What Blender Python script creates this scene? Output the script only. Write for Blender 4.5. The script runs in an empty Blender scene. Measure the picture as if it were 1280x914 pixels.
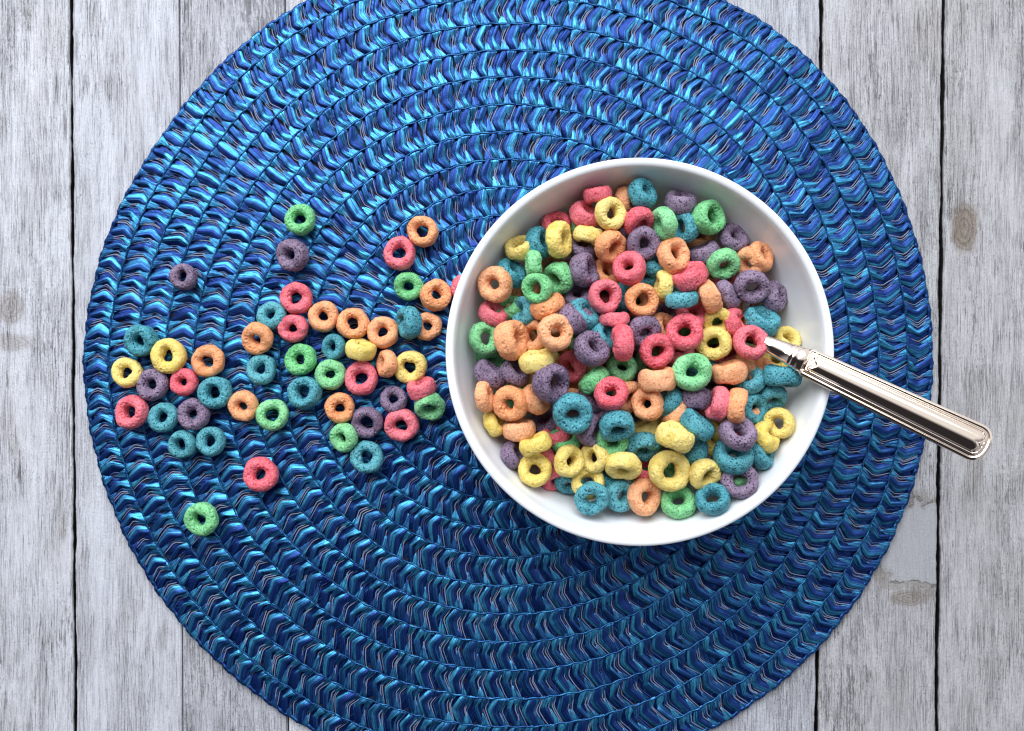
import bpy, bmesh, math, random
import numpy as np
from mathutils import Matrix, Vector

# ------------------------------------------------------------------ scale
U = 1.0 / 2800.0          # one unit of the layout (about 0.36 mm) in metres
D = 1100.0                # camera height above the mat, in layout units
CX, CY = 640.0, 457.0
rng = np.random.default_rng(11)
random.seed(4)

def at(px, py, z):
    """layout point seen at (px,py) that lies at height z"""
    k = (D - z) / D
    return ((px - CX) * k, (CY - py) * k, z)

sc = bpy.context.scene
col = sc.collection

# ------------------------------------------------------------------ helpers
def mesh_from(name, verts, faces, smooth=True, quads=None):
    me = bpy.data.meshes.new(name)
    verts = np.asarray(verts, dtype=np.float32) * U
    if quads is not None:
        q = np.asarray(quads, dtype=np.int32)
        me.vertices.add(len(verts)); me.vertices.foreach_set('co', verts.ravel())
        me.loops.add(q.size); me.loops.foreach_set('vertex_index', q.ravel())
        me.polygons.add(len(q))
        me.polygons.foreach_set('loop_start', np.arange(0, q.size, 4, dtype=np.int32))
        me.update(calc_edges=True)
    else:
        me.from_pydata([tuple(v) for v in verts], [], faces)
    if smooth:
        me.polygons.foreach_set('use_smooth', np.ones(len(me.polygons), dtype=bool))
    me.validate(); me.update()
    return me

def obj(name, me, mat=None, parent=None):
    o = bpy.data.objects.new(name, me)
    col.objects.link(o)
    if mat is not None and not me.materials:
        me.materials.append(mat)
    if parent is not None:
        o.parent = parent
    return o

def empty(name, loc=(0, 0, 0)):
    o = bpy.data.objects.new(name, None)
    o.empty_display_size = 0.01
    o.location = Vector(loc) * U
    col.objects.link(o)
    return o

def tag(o, label, cat, group=None):
    o['label'] = label; o['category'] = cat
    if group: o['group'] = group

def lathe(profile, n=128, ey=1.0):
    """closed revolve of (r,z) points about z"""
    p = np.asarray(profile, dtype=float); m = len(p)
    a = np.linspace(0, 2 * math.pi, n, endpoint=False)
    v = np.stack([np.outer(np.cos(a), p[:, 0]), np.outer(np.sin(a), p[:, 0]) * ey,
                  np.tile(p[:, 1], (n, 1))], -1).reshape(-1, 3)
    i, j = np.meshgrid(np.arange(n), np.arange(m - 1), indexing='ij')
    i2 = (i + 1) % n
    q = np.stack([i * m + j, i2 * m + j, i2 * m + j + 1, i * m + j + 1], -1).reshape(-1, 4)
    return v, q

def smooth_path(pts, sub=8):
    """Catmull-Rom through 2-D points"""
    P = np.asarray(pts, float); out = []
    E = np.vstack([2 * P[0] - P[1], P, 2 * P[-1] - P[-2]])
    for k in range(len(P) - 1):
        p0, p1, p2, p3 = E[k:k + 4]
        for t in np.linspace(0, 1, sub, endpoint=False):
            out.append(0.5 * (2 * p1 + (p2 - p0) * t + (2 * p0 - 5 * p1 + 4 * p2 - p3) * t * t
                              + (3 * p1 - p0 - 3 * p2 + p3) * t ** 3))
    out.append(P[-1])
    return np.array(out)

# ------------------------------------------------------------------ node helper
class N:
    def __init__(s, name):
        s.m = bpy.data.materials.new(name); s.m.use_nodes = True
        s.t = s.m.node_tree; s.t.nodes.clear()
        s.out = s.t.nodes.new('ShaderNodeOutputMaterial')
        s.p = s.t.nodes.new('ShaderNodeBsdfPrincipled')
        s.t.links.new(s.p.outputs[0], s.out.inputs[0])
    def put(s, sock, v):
        if hasattr(v, 'is_linked') or isinstance(v, bpy.types.NodeSocket):
            s.t.links.new(v, sock)
        elif v is not None:
            if isinstance(v, (tuple, list)) and len(v) == 3 and sock.type == 'RGBA':
                v = (*v, 1)
            sock.default_value = v
    def set(s, **k):
        for a, b in k.items():
            s.put(s.p.inputs[a.replace('_', ' ')], b)
    def node(s, typ, **k):
        n = s.t.nodes.new(typ)
        for a, b in k.items(): setattr(n, a, b)
        return n
    def math(s, op, a, b=None, c=None, clamp=False):
        n = s.node('ShaderNodeMath', operation=op, use_clamp=clamp)
        s.put(n.inputs[0], a)
        if b is not None: s.put(n.inputs[1], b)
        if c is not None: s.put(n.inputs[2], c)
        return n.outputs[0]
    def vmath(s, op, a, b=None):
        n = s.node('ShaderNodeVectorMath', operation=op)
        s.put(n.inputs[0], a)
        if b is not None: s.put(n.inputs[1], b)
        return n.outputs['Value'] if op in ('LENGTH', 'DISTANCE') else n.outputs[0]
    def mix(s, f, a, b, blend='MIX'):
        n = s.node('ShaderNodeMix', data_type='RGBA', blend_type=blend)
        s.put(n.inputs[0], f); s.put(n.inputs[6], a); s.put(n.inputs[7], b)
        return n.outputs[2]
    def noise(s, vec, scale=1.0, detail=2.0, rough=0.5, dist=0.0):
        n = s.node('ShaderNodeTexNoise')
        s.put(n.inputs['Vector'], vec); n.inputs['Scale'].default_value = scale
        n.inputs['Detail'].default_value = detail; n.inputs['Roughness'].default_value = rough
        n.inputs['Distortion'].default_value = dist
        return n.outputs['Fac']
    def voro(s, vec, scale=1.0, feature='F1', rand=1.0):
        n = s.node('ShaderNodeTexVoronoi', feature=feature)
        s.put(n.inputs['Vector'], vec); n.inputs['Scale'].default_value = scale
        n.inputs['Randomness'].default_value = rand
        return n.outputs['Distance']
    def ramp(s, f, a, b, lo=0.0, hi=1.0, smooth=True):
        n = s.node('ShaderNodeMapRange', interpolation_type='SMOOTHSTEP' if smooth else 'LINEAR')
        s.put(n.inputs[0], f); s.put(n.inputs[1], a); s.put(n.inputs[2], b)
        s.put(n.inputs[3], lo); s.put(n.inputs[4], hi)
        return n.outputs[0]
    def coord(s, which='Object'):
        n = s.node('ShaderNodeTexCoord')
        return n.outputs[which]
    def attr(s, name):
        n = s.node('ShaderNodeAttribute', attribute_name=name)
        return n.outputs['Fac']
    def rand(s):
        return s.node('ShaderNodeObjectInfo').outputs['Random']
    def bump(s, h, strength, dist, normal=None):
        n = s.node('ShaderNodeBump')
        n.inputs['Strength'].default_value = strength
        n.inputs['Distance'].default_value = dist
        s.put(n.inputs['Height'], h)
        if normal is not None: s.put(n.inputs['Normal'], normal)
        return n.outputs[0]

# ------------------------------------------------------------------ camera, light, world
cam_d = bpy.data.cameras.new('camera')
cam_d.sensor_width = 36.0
cam_d.lens = 36.0 * D / 1280.0
cam_d.clip_start = 0.01; cam_d.clip_end = 50
cam = bpy.data.objects.new('camera', cam_d)
cam.location = (0, 0, D * U)
col.objects.link(cam); sc.camera = cam

def area(name, loc, target, sx, sy, power, colour):
    d = bpy.data.lights.new(name, 'AREA'); d.shape = 'RECTANGLE'
    d.size = sx; d.size_y = sy; d.energy = power; d.color = colour
    o = bpy.data.objects.new(name, d); o.location = loc
    o.rotation_euler = (Vector(target) - Vector(loc)).to_track_quat('-Z', 'Y').to_euler()
    col.objects.link(o); return o
area('window_light', (-0.24, 0.80, 0.92), (0, 0.0, 0), 1.3, 0.9, 25.0, (0.955, 0.98, 1.0))

w = bpy.data.worlds.new('World'); sc.world = w; w.use_nodes = True
wt = w.node_tree; wt.nodes.clear()
wo = wt.nodes.new('ShaderNodeOutputWorld'); bg = wt.nodes.new('ShaderNodeBackground')
tc = wt.nodes.new('ShaderNodeTexCoord'); sep = wt.nodes.new('ShaderNodeSeparateXYZ')
mr = wt.nodes.new('ShaderNodeMapRange'); mr.interpolation_type = 'SMOOTHSTEP'
mr.inputs[1].default_value = -0.02; mr.inputs[2].default_value = 0.24
rampn = wt.nodes.new('ShaderNodeMix'); rampn.data_type = 'RGBA'
rampn.inputs[6].default_value = (0.034, 0.034, 0.042, 1); rampn.inputs[7].default_value = (0.94, 0.97, 1.0, 1)
wt.links.new(tc.outputs['Generated'], sep.inputs[0])
xy = wt.nodes.new('ShaderNodeMath'); xy.operation = 'MULTIPLY_ADD'; xy.inputs[1].default_value = 0.22
wt.links.new(sep.outputs['X'], xy.inputs[0]); wt.links.new(sep.outputs['Y'], xy.inputs[2])
wt.links.new(xy.outputs[0], mr.inputs[0]); wt.links.new(mr.outputs[0], rampn.inputs[0])
zr = wt.nodes.new('ShaderNodeMapRange'); zr.interpolation_type = 'SMOOTHSTEP'
zr.inputs[1].default_value = 0.18; zr.inputs[2].default_value = 0.50
zm = wt.nodes.new('ShaderNodeMix'); zm.data_type = 'RGBA'
zm.inputs[6].default_value = (0.07, 0.07, 0.08, 1); zm.inputs[7].default_value = (0.030, 0.028, 0.032, 1)
wt.links.new(sep.outputs['Z'], zr.inputs[0]); wt.links.new(zr.outputs[0], zm.inputs[0])
xa = wt.nodes.new('ShaderNodeMath'); xa.operation = 'ADD'; xa.inputs[1].default_value = 0.22
xb = wt.nodes.new('ShaderNodeMath'); xb.operation = 'ABSOLUTE'
xr = wt.nodes.new('ShaderNodeMapRange'); xr.interpolation_type = 'SMOOTHSTEP'
xr.inputs[1].default_value = 0.40; xr.inputs[2].default_value = 0.72
xm = wt.nodes.new('ShaderNodeMix'); xm.data_type = 'RGBA'; xm.inputs[7].default_value = (0.42, 0.44, 0.50, 1)
wt.links.new(sep.outputs['X'], xa.inputs[0]); wt.links.new(xa.outputs[0], xb.inputs[0])
wt.links.new(xb.outputs[0], xr.inputs[0]); wt.links.new(xr.outputs[0], xm.inputs[0])
wt.links.new(zm.outputs[2], xm.inputs[6]); wt.links.new(xm.outputs[2], rampn.inputs[6])
wt.links.new(rampn.outputs[2], bg.inputs[0]); wt.links.new(bg.outputs[0], wo.inputs[0])
bg.inputs[1].default_value = 0.95

sc.view_settings.view_transform = 'Standard'
sc.view_settings.look = 'None'
sc.view_settings.exposure = 0
sc.cycles.max_bounces = 8
sc.cycles.filter_width = 1.25

# ------------------------------------------------------------------ wooden table
TZ = -9.0                                     # table top height
def wood(name, light, dark, density, brown, seed, knots=(), patch=None, pcol=(0.43, 0.44, 0.48)):
    n = N(name)
    c = n.coord('Object')
    v = n.vmath('MULTIPLY', c, (2800.0, 2800.0, 2800.0))
    wob = n.math('MULTIPLY_ADD', n.noise(n.vmath('MULTIPLY', v, (0.012, 0.004, 1)), 1, 2), 14.0, -7.0)
    cm = n.node('ShaderNodeCombineXYZ'); n.put(cm.inputs[0], wob); cm.inputs[1].default_value = seed * 311.0
    v2 = n.vmath('ADD', v, cm.outputs[0])
    patches = n.noise(n.vmath('MULTIPLY', v2, (0.017, 0.0045, 1)), 1, 4, 0.6, 0.4)
    s1 = n.noise(n.vmath('MULTIPLY', v2, (0.55, 0.014, 1)), 1, 6, 0.74)
    s2 = n.noise(n.vmath('MULTIPLY', v2, (0.13, 0.0045, 1)), 1, 3, 0.55)
    s3 = n.noise(n.vmath('MULTIPLY', v2, (0.85, 0.11, 1)), 1, 3, 0.7)
    brk = n.noise(n.vmath('MULTIPLY', v2, (0.10, 0.05, 1)), 1, 4, 0.7)
    thr = n.math('SUBTRACT', 0.735 - 0.17 * density, n.math('MULTIPLY_ADD', patches, 0.36, -0.18))
    comb = n.math('ADD', n.math('MULTIPLY', s1, 0.72), n.math('MULTIPLY', brk, 0.28))
    f1 = n.ramp(n.math('SUBTRACT', comb, thr), -0.015, 0.035)
    f2 = n.ramp(n.math('SUBTRACT', s3, thr), 0.02, 0.12, 0, 0.8)
    tone = n.mix(n.ramp(s2, 0.35, 0.66), light, tuple(x * 0.74 for x in light))
    tone = n.mix(n.ramp(n.noise(n.vmath('MULTIPLY', v2, (0.011, 0.006, 1)), 1, 3), 0.48, 0.74, 0, brown), tone,
                 (light[0] * 0.70, light[1] * 0.60, light[2] * 0.48))
    tone = n.mix(n.ramp(n.noise(v2, 0.45, 3, 0.7), 0.35, 0.75, 0.0, 0.28), tone, (0.16, 0.16, 0.18))
    ln = n.noise(n.vmath('MULTIPLY', v2, (0.55, 0.016, 1)), 1, 5, 0.8)
    paint = n.ramp(n.noise(n.vmath('MULTIPLY', v2, (0.024, 0.0055, 1)), 1, 5, 0.72, 0.4), 0.36, 0.64)
    tone = n.mix(n.math('MULTIPLY', paint, 0.62), tone, tuple(min(0.80, x * 1.07) for x in light))
    bare = n.math('SUBTRACT', 1.0, paint)
    tone = n.mix(n.math('MULTIPLY', bare, 0.15), tone, (0.30, 0.285, 0.275))
    tone = n.mix(n.math('MULTIPLY', n.ramp(ln, 0.48, 0.64, 0.0, 0.85), n.math('MULTIPLY_ADD', bare, 0.65, 0.35)), tone, (0.14, 0.135, 0.15))
    tone = n.mix(n.ramp(ln, 0.46, 0.34, 0.0, 0.5), tone, (0.68, 0.69, 0.75))
    dark2 = n.mix(n.noise(v2, 0.02, 2), dark, tuple(x * 2.2 for x in dark))
    wear = n.math('MAXIMUM', f1, f2)
    s4 = n.noise(n.vmath('MULTIPLY', v2, (0.95, 0.022, 1)), 1, 4, 0.7)
    pm = n.ramp(n.noise(n.vmath('MULTIPLY', v2, (0.022, 0.007, 1)), 1, 3, 0.6), 0.38, 0.62)
    f3 = n.math('MULTIPLY', n.ramp(s4, 0.585 - 0.03 * density, 0.635), n.math('MULTIPLY_ADD', pm, 0.75, 0.2))
    spk = n.noise(n.vmath('MULTIPLY', v2, (0.42, 0.20, 1)), 1, 3, 0.6)
    pm2 = n.ramp(n.noise(n.vmath('MULTIPLY', v2, (0.02, 0.009, 1)), 1, 3, 0.6), 0.60, 0.40)
    f4 = n.math('MULTIPLY', n.ramp(spk, 0.635, 0.70), n.math('MULTIPLY', pm2, 0.8))
    wear = n.math('MAXIMUM', wear, n.math('MAXIMUM', f3, f4))
    wear = n.math('MULTIPLY', wear, n.math('MULTIPLY_ADD', bare, 0.60, 0.42))
    for (kx, ky, rx, ry, st) in knots:
        dvec = n.vmath('MULTIPLY', n.vmath('SUBTRACT', v, (kx, ky, 0)), (1 / rx, 1 / ry, 0))
        dd = n.math('ADD', n.vmath('LENGTH', dvec), n.math('MULTIPLY_ADD', n.noise(v, 0.06, 3), 0.5, -0.25))
        inside = n.ramp(dd, 0.55, 1.15, 1, 0)
        rings = n.math('MULTIPLY', n.math('MULTIPLY_ADD', n.math('SINE', n.math('MULTIPLY', dd, 26.0)), 0.5, 0.5), inside)
        tone = n.mix(n.math('MULTIPLY', inside, st), tone, (0.24, 0.185, 0.14))
        wear = n.math('MAXIMUM', wear, n.math('MULTIPLY', n.math('MULTIPLY', rings, n.ramp(s3, 0.4, 0.6)), 0.75 * st))
    if patch:
        kx, ky, rx, ry = patch
        dvec = n.vmath('MULTIPLY', n.vmath('SUBTRACT', v, (kx, ky, 0)), (1 / rx, 1 / ry, 0))
        dd = n.math('ADD', n.vmath('LENGTH', dvec), n.math('MULTIPLY_ADD', n.noise(v, 0.035, 4, 0.6), 0.8, -0.4))
        ins = n.ramp(dd, 0.85, 0.97, 1, 0)
        wear = n.math('MULTIPLY', wear, n.math('SUBTRACT', 1.0, n.math('MULTIPLY', ins, 0.93)))
        tone = n.mix(n.math('MULTIPLY', ins, 0.7), tone, pcol)
        edge = n.ramp(n.math('ABSOLUTE', n.math('SUBTRACT', dd, 0.93)), 0.0, 0.06, 1, 0)
        wear = n.math('MAXIMUM', wear, n.math('MULTIPLY', n.math('MULTIPLY', edge, n.ramp(brk, 0.4, 0.55)), 0.75))
        halo = n.ramp(n.math('ABSOLUTE', n.math('SUBTRACT', dd, 1.0)), 0.0, 0.22, 0.5, 0)
        tone = n.mix(halo, tone, (0.27, 0.24, 0.20))
    wear = n.math('MULTIPLY', wear, 0.86)
    colr = n.mix(wear, tone, dark2)
    sx = n.node('ShaderNodeSeparateXYZ'); n.put(sx.inputs[0], v)
    colr = n.mix(n.ramp(sx.outputs['Z'], -3.2, -1.0, 1, 0), colr, (0.006, 0.005, 0.006))  # sides below the top face near-black: gap dirt, with its shade painted in
    h = n.math('SUBTRACT', n.math('MULTIPLY', n.noise(v2, 0.30, 4, 0.7), 0.6), n.math('MULTIPLY', wear, 1.0))
    h = n.math('SUBTRACT', h, n.math('MULTIPLY', s1, 0.7))
    n.set(Base_Color=colr, Roughness=0.72, Normal=n.bump(n.math('SUBTRACT', h, n.math('MULTIPLY', ln, 1.1)), 0.9, 1.7 * U))
    n.p.inputs['Specular IOR Level'].default_value = 0.25
    return n.m

def edge_x(top, bot):
    k = (D - TZ) / D
    return lambda Y: ((top + (bot - top) * ((CY - Y / k) / 914.0)) - CX) * k

table = empty('wooden_table', (0, 0, TZ))
tag(table, 'whitewashed grey plank table top under the blue round placemat', 'table')
def plank(l, r, gl, gr, mat, label=None):
    ys = np.linspace(-720, 720, 480)
    ph = rng.uniform(0, 9, 4)
    prof = [(0.0, -34.0), (0.0, -2.6), (0.5, -0.9), (1.6, -0.15), (3.5, 0.0)]
    rows = []
    rj = np.convolve(rng.normal(0, 1, 480), (0.3, 0.5, 0.3), 'same'); rk = np.convolve(rng.normal(0, 1, 480), (0.3, 0.5, 0.3), 'same')
    for yi_, y in enumerate(ys):
        jl = 0.55 * math.sin(y * 0.031 + ph[0]) + 0.4 * math.sin(y * 0.083 + ph[1]) + 0.3 * rj[yi_]
        jr = 0.55 * math.sin(y * 0.027 + ph[2]) + 0.4 * math.sin(y * 0.075 + ph[3]) + 0.3 * rk[yi_]
        a, b = l(y) + gl + jl * (gl > 0.8), r(y) - gr + jr * (gr > 0.8)
        row = [(a + dx, y, dz) for dx, dz in prof] + [(b - dx, y, dz) for dx, dz in prof[::-1]]
        rows.append(row)
    m = len(rows[0]); v = np.array(rows).reshape(-1, 3)
    q = [(i * m + j, i * m + j + 1, (i + 1) * m + j + 1, (i + 1) * m + j) for i in range(len(ys) - 1) for j in range(m - 1)]
    q = [t[::-1] for t in q]
    o = obj('plank', mesh_from('plank', v, None, True, q), mat, table)
    if label: o['label'] = label
    return o
E0 = edge_x(-330, -330); E1 = edge_x(88.5, 94); E2 = edge_x(224, 228); E3 = edge_x(356, 360)
E4 = edge_x(690, 690); E5 = edge_x(1027, 1021); E6 = edge_x(1180, 1171); E7 = edge_x(1610, 1610)
LW = (0.66, 0.675, 0.745)
def lp(px, py):
    x, y, _ = at(px, py, TZ); return x, y
k1 = lp(1206, 285); k2 = lp(1150, 680); k3 = lp(20, 215); k4 = lp(1135, 748); k5 = lp(14, 385); k6 = lp(14, 428)
plank(E0, E1, 2, 1.7, wood('plank_paint_worn', LW, (0.085, 0.078, 0.082), 0.74, 0.3, 1, knots=((k5[0], k5[1], 20, 22, 0.45), (k6[0], k6[1], 34, 13, 0.35))), 'whitewashed plank with worn streaky grain at the left edge')
plank(E1, E2, 1.6, 0.35, wood('plank_paint_chalky', (0.64, 0.655, 0.73), (0.10, 0.10, 0.11), 0.5, 0.12, 2))
plank(E2, E3, 0.35, 0.5, wood('plank_paint_ribbed', (0.55, 0.56, 0.63), (0.07, 0.066, 0.07), 1.05, 0.2, 3), 'narrow plank with dense dark vertical grain')
plank(E3, E4, 0.5, 1.5, wood('plank_paint_plain', LW, (0.09, 0.085, 0.09), 0.7, 0.2, 4))
plank(E4, E5, 1.5, 1.9, wood('plank_paint_dull', (0.57, 0.585, 0.655), (0.09, 0.085, 0.09), 0.7, 0.2, 5))
plank(E5, E6, 1.7, 2.2, wood('plank_paint_patched', (0.56, 0.555, 0.59), (0.08, 0.074, 0.074), 0.82, 0.3, 6,
      knots=((k4[0], k4[1], 26, 12, 0.55),), patch=(k2[0], k2[1], 62, 58)), 'grey plank with a smooth bare patch beside the mat')
plank(E6, E7, 2.1, 2, wood('plank_paint_knotted', (0.55, 0.545, 0.575), (0.09, 0.082, 0.08), 0.78, 0.25, 7,
      knots=((k1[0], k1[1], 19, 38, 0.8),)), 'whitewashed plank with a brown knot at the right edge')
nb = N('dark_batten'); nb.set(Base_Color=(0.012, 0.011, 0.012), Roughness=0.9)
bv = [(-1050, -720, -36), (1050, -720, -36), (1050, 720, -36), (-1050, 720, -36)]
bv += [(x, y, -60) for x, y, z in bv]
obj('under_board', mesh_from('under_board', bv, [(0, 1, 2, 3), (7, 6, 5, 4), (0, 4, 5, 1), (1, 5, 6, 2), (2, 6, 7, 3), (3, 7, 4, 0)], False), nb.m, table)

# ------------------------------------------------------------------ placemat
MCX, MCY = 635 - CX, CY - 447
ang_k = np.radians([-180, -130, -90, -45, 0, 40, 52, 60, 90, 120, 131, 148, 164, 180])
rad_k = np.array([532, 527, 529, 532, 532, 532, 529, 522, 513, 514, 514, 515, 525, 532]) / 532.0
def squash(phi, r):
    p = (phi + math.pi) % (2 * math.pi) - math.pi
    f = np.interp(p, ang_k, rad_k)
    return r * (1 - (1 - f) * np.minimum(1, r / 532.0) ** 1.5)

nm = N('woven_straw_blue')
tone = nm.attr('tone')
mv = nm.vmath('MULTIPLY', nm.coord('Object'), (2800, 2800, 2800))
cmb = nm.node('ShaderNodeCombineXYZ'); nm.put(cmb.inputs[0], nm.attr('across'))
nm.put(cmb.inputs[1], nm.math('MULTIPLY', nm.noise(mv, 0.08, 2), 2.0))
fib = nm.noise(cmb.outputs[0], 0.30, 4, 0.8)
fleck = nm.noise(mv, 0.11, 3, 0.65)
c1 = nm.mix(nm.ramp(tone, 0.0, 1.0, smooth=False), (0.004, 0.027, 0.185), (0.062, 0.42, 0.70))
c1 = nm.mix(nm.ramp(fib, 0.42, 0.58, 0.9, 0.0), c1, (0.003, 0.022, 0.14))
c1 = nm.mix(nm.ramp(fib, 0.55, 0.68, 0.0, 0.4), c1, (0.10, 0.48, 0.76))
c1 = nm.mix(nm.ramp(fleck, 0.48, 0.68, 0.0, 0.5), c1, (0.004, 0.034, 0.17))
isthr = nm.ramp(tone, 1.5, 1.8)
c1 = nm.mix(isthr, c1, nm.mix(nm.ramp(tone, 2.2, 2.8), (0.19, 0.22, 0.35), (0.012, 0.04, 0.18)))
nm.set(Base_Color=c1, Metallic=nm.ramp(tone, 1.5, 1.8, 0.76, 0.0), Roughness=0.31,
       Normal=nm.bump(fib, 0.8, 0.9 * U))
nm.p.inputs['Specular IOR Level'].default_value = 0.6
nbk = N('mat_backing'); nbk.set(Base_Color=(0.002, 0.004, 0.018), Roughness=0.9)

placemat = empty('placemat', (MCX, MCY, TZ))
tag(placemat, 'round blue woven placemat of braided rings lying on the planks', 'placemat')
bounds = [531.0, 500.0]
while bounds[-1] > 36: bounds.append(bounds[-1] - 35.6)
# every repeat of a ring = a broad folded ribbon followed by a few thin threads, both kinked half way
V, Q, T, AC = [], [], [], []
vo = 0
LT = 15
tt = np.sin(np.linspace(-math.pi / 2, math.pi / 2, LT)) * 0.6 + np.linspace(-1, 1, LT) * 0.4
def emit(rc, A, S, Z, tonev, acr):
    """S, Z: [repeats, along, across] arrays of arc position and height"""
    global vo
    n, L, m = S.shape
    phi = S / rc
    r = squash(phi, rc + A * tt[None, :, None] + 0 * S)
    V.append(np.stack([r * np.cos(phi), r * np.sin(phi), Z], -1).reshape(-1, 3))
    base = vo + (np.arange(n)[:, None, None] * L + np.arange(L - 1)[None, :, None]) * m + np.arange(m - 1)[None, None, :]
    Q.append(np.stack([base, base + m, base + m + 1, base + 1], -1).reshape(-1, 4)[:, ::-1])
    vo += n * L * m
    T.append(np.broadcast_to(tonev, S.shape).ravel()); AC.append(np.broadcast_to(acr, S.shape).ravel())
def smooth01(x):
    x = np.clip(x, 0, 1); return x * x * (3 - 2 * x)
vv = np.linspace(-1, 1, 10)[None, None, :]
t3 = tt[None, :, None]
for ri in range(len(bounds) - 1):
    ro, rin = bounds[ri], bounds[ri + 1]
    rc = (ro + rin) / 2; A = (ro - rin) / 2 + 0.5
    n = max(6, 2 * round(2 * math.pi * rc / 21.8 / 2))
    pitch = 2 * math.pi * rc / n
    S0 = ((np.arange(n) + rng.uniform()) * pitch + rng.normal(0, 0.7, n))[:, None, None]
    deg = np.degrees(S0 / rc) % 360
    topw = smooth01((deg - 25) / 40) * smooth01((165 - deg) / 40)
    amp = 1.0 - 1.9 * topw
    t0 = (-0.12 + rng.normal(0, 0.09, n))[:, None, None]
    def R(sd): return rng.normal(0, sd, n)[:, None, None]
    even = ((np.arange(n) + ri) % 2 == 0)[:, None, None]
    kink = np.sqrt((t3 - t0) ** 2 + 0.006)
    soff = kink * 9.0 * amp * (1 + R(0.12)) + t3 * R(0.8)
    arch = 1.5 * (1 - t3 ** 4) - 0.55 * np.exp(-((t3 - t0) / 0.2) ** 2)
    inner_ = smooth01((t0 - t3) / 0.25 + 0.5)
    # lower layer, kinked the other way
    wL = 0.40
    S = S0 + pitch * (0.30 + wL * vv) - kink * 6.0 * amp + 3 * amp
    Z = -5.8 + 0.6 * arch + 0.9 * (1 - vv ** 2) + R(0.2)
    emit(rc, A, S, Z, np.clip(0.0 + R(0.05), 0, 1), vv * 9 + R(60))
    # ribbon
    wA = 0.24 + 0.09 * (1 - t3 ** 2)
    wC = (0.20 + R(0.02)) * (1 - inner_) + inner_ * (0.10 + 0.25 * np.clip((t0 - t3) / (1 + t0), 0, 1))
    wd = np.where(even, wA, wC) * (1 + R(0.08))
    S = S0 + pitch * (0.32 + wd * vv) + soff
    rollo, rolli = R(0.9), R(0.9)
    rollv = np.where(even, rollo + 0.35, (rollo - 0.5) * (1 - inner_) + inner_ * (rolli + 0.6))
    ridge = np.clip(0.15 + R(0.3), -0.5, 0.6)
    tent = 1 - np.where(vv > ridge, (vv - ridge) / (1 - ridge), (ridge - vv) / (1 + ridge)) ** 1.35
    Z = -2.8 + arch + 1.6 * tent * np.minimum(1, wd / 0.25) - 0.8 * (np.abs(vv) > 0.99) + rollv * vv * np.minimum(1, wd / 0.25) + R(0.2)
    tonev = np.where(even, (0.85 + R(0.12)) * (1 - smooth01((vv + 0.42 + R(0.15)) / 0.45)) + 0.04 + R(0.04), (0.12 + R(0.1)) * (1 - inner_) + inner_ * (0.9 + R(0.1)))  # window sheen painted in: cyan flank on even ribbons, cyan inner half on odd
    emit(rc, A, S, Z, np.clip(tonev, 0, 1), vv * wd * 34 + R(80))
    # triangular folds standing up against the stitching on both sides
    for sg in (-1, 1):
        ta = np.clip(0.02 + R(0.12), -0.25, 0.3)
        g_ = np.clip((sg * t3 - ta) / (1 - ta), 0, 1)
        ap = pitch * (R(0.05) + np.where(even, 0.03, -0.05))
        S = S0 + pitch * 0.79 + soff * 0.55 + ap * (1 - g_) + pitch * (0.31 + R(0.03)) * g_ * vv
        Z = -3.1 + 2.6 * g_ - 1.6 * smooth01((sg * t3 - 0.9) / 0.1) + 0.5 * (1 - vv ** 2) * g_ + R(0.25) - 2.0 * (g_ <= 0)
        emit(rc, A, S, Z, np.clip(0.52 + R(0.24), 0, 1), vv * g_ * 9 + R(70))
    # threads
    for fr_ in (0.68, 0.80, 0.92):
        hw = 0.50 * (1 + R(0.15))
        drift = R(0.5) + t3 * R(0.6) + np.sin(t3 * 5 + R(2)) * R(0.25)
        v3 = np.array([-1.0, 0.0, 1.0])[None, None, :]
        S = S0 + pitch * fr_ + soff * 0.95 + drift + hw * v3
        Z = -3.0 + 0.9 * arch + R(0.4) - 0.55 * np.abs(v3)
        pale = (rng.uniform(size=n) < 0.62)[:, None, None]
        emit(rc, A, S, Z, np.where(pale, 2.0, 3.0), 0.5 + 0 * v3)
V = np.concatenate(V); Q = np.concatenate(Q); T = np.concatenate(T).astype(np.float32)
V[:, 2] += -TZ
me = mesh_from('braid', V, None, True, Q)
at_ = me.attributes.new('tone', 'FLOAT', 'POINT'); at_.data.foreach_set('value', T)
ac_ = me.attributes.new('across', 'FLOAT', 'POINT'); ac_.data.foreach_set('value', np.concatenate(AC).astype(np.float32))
obj('braid', me, nm.m, placemat)

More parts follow.
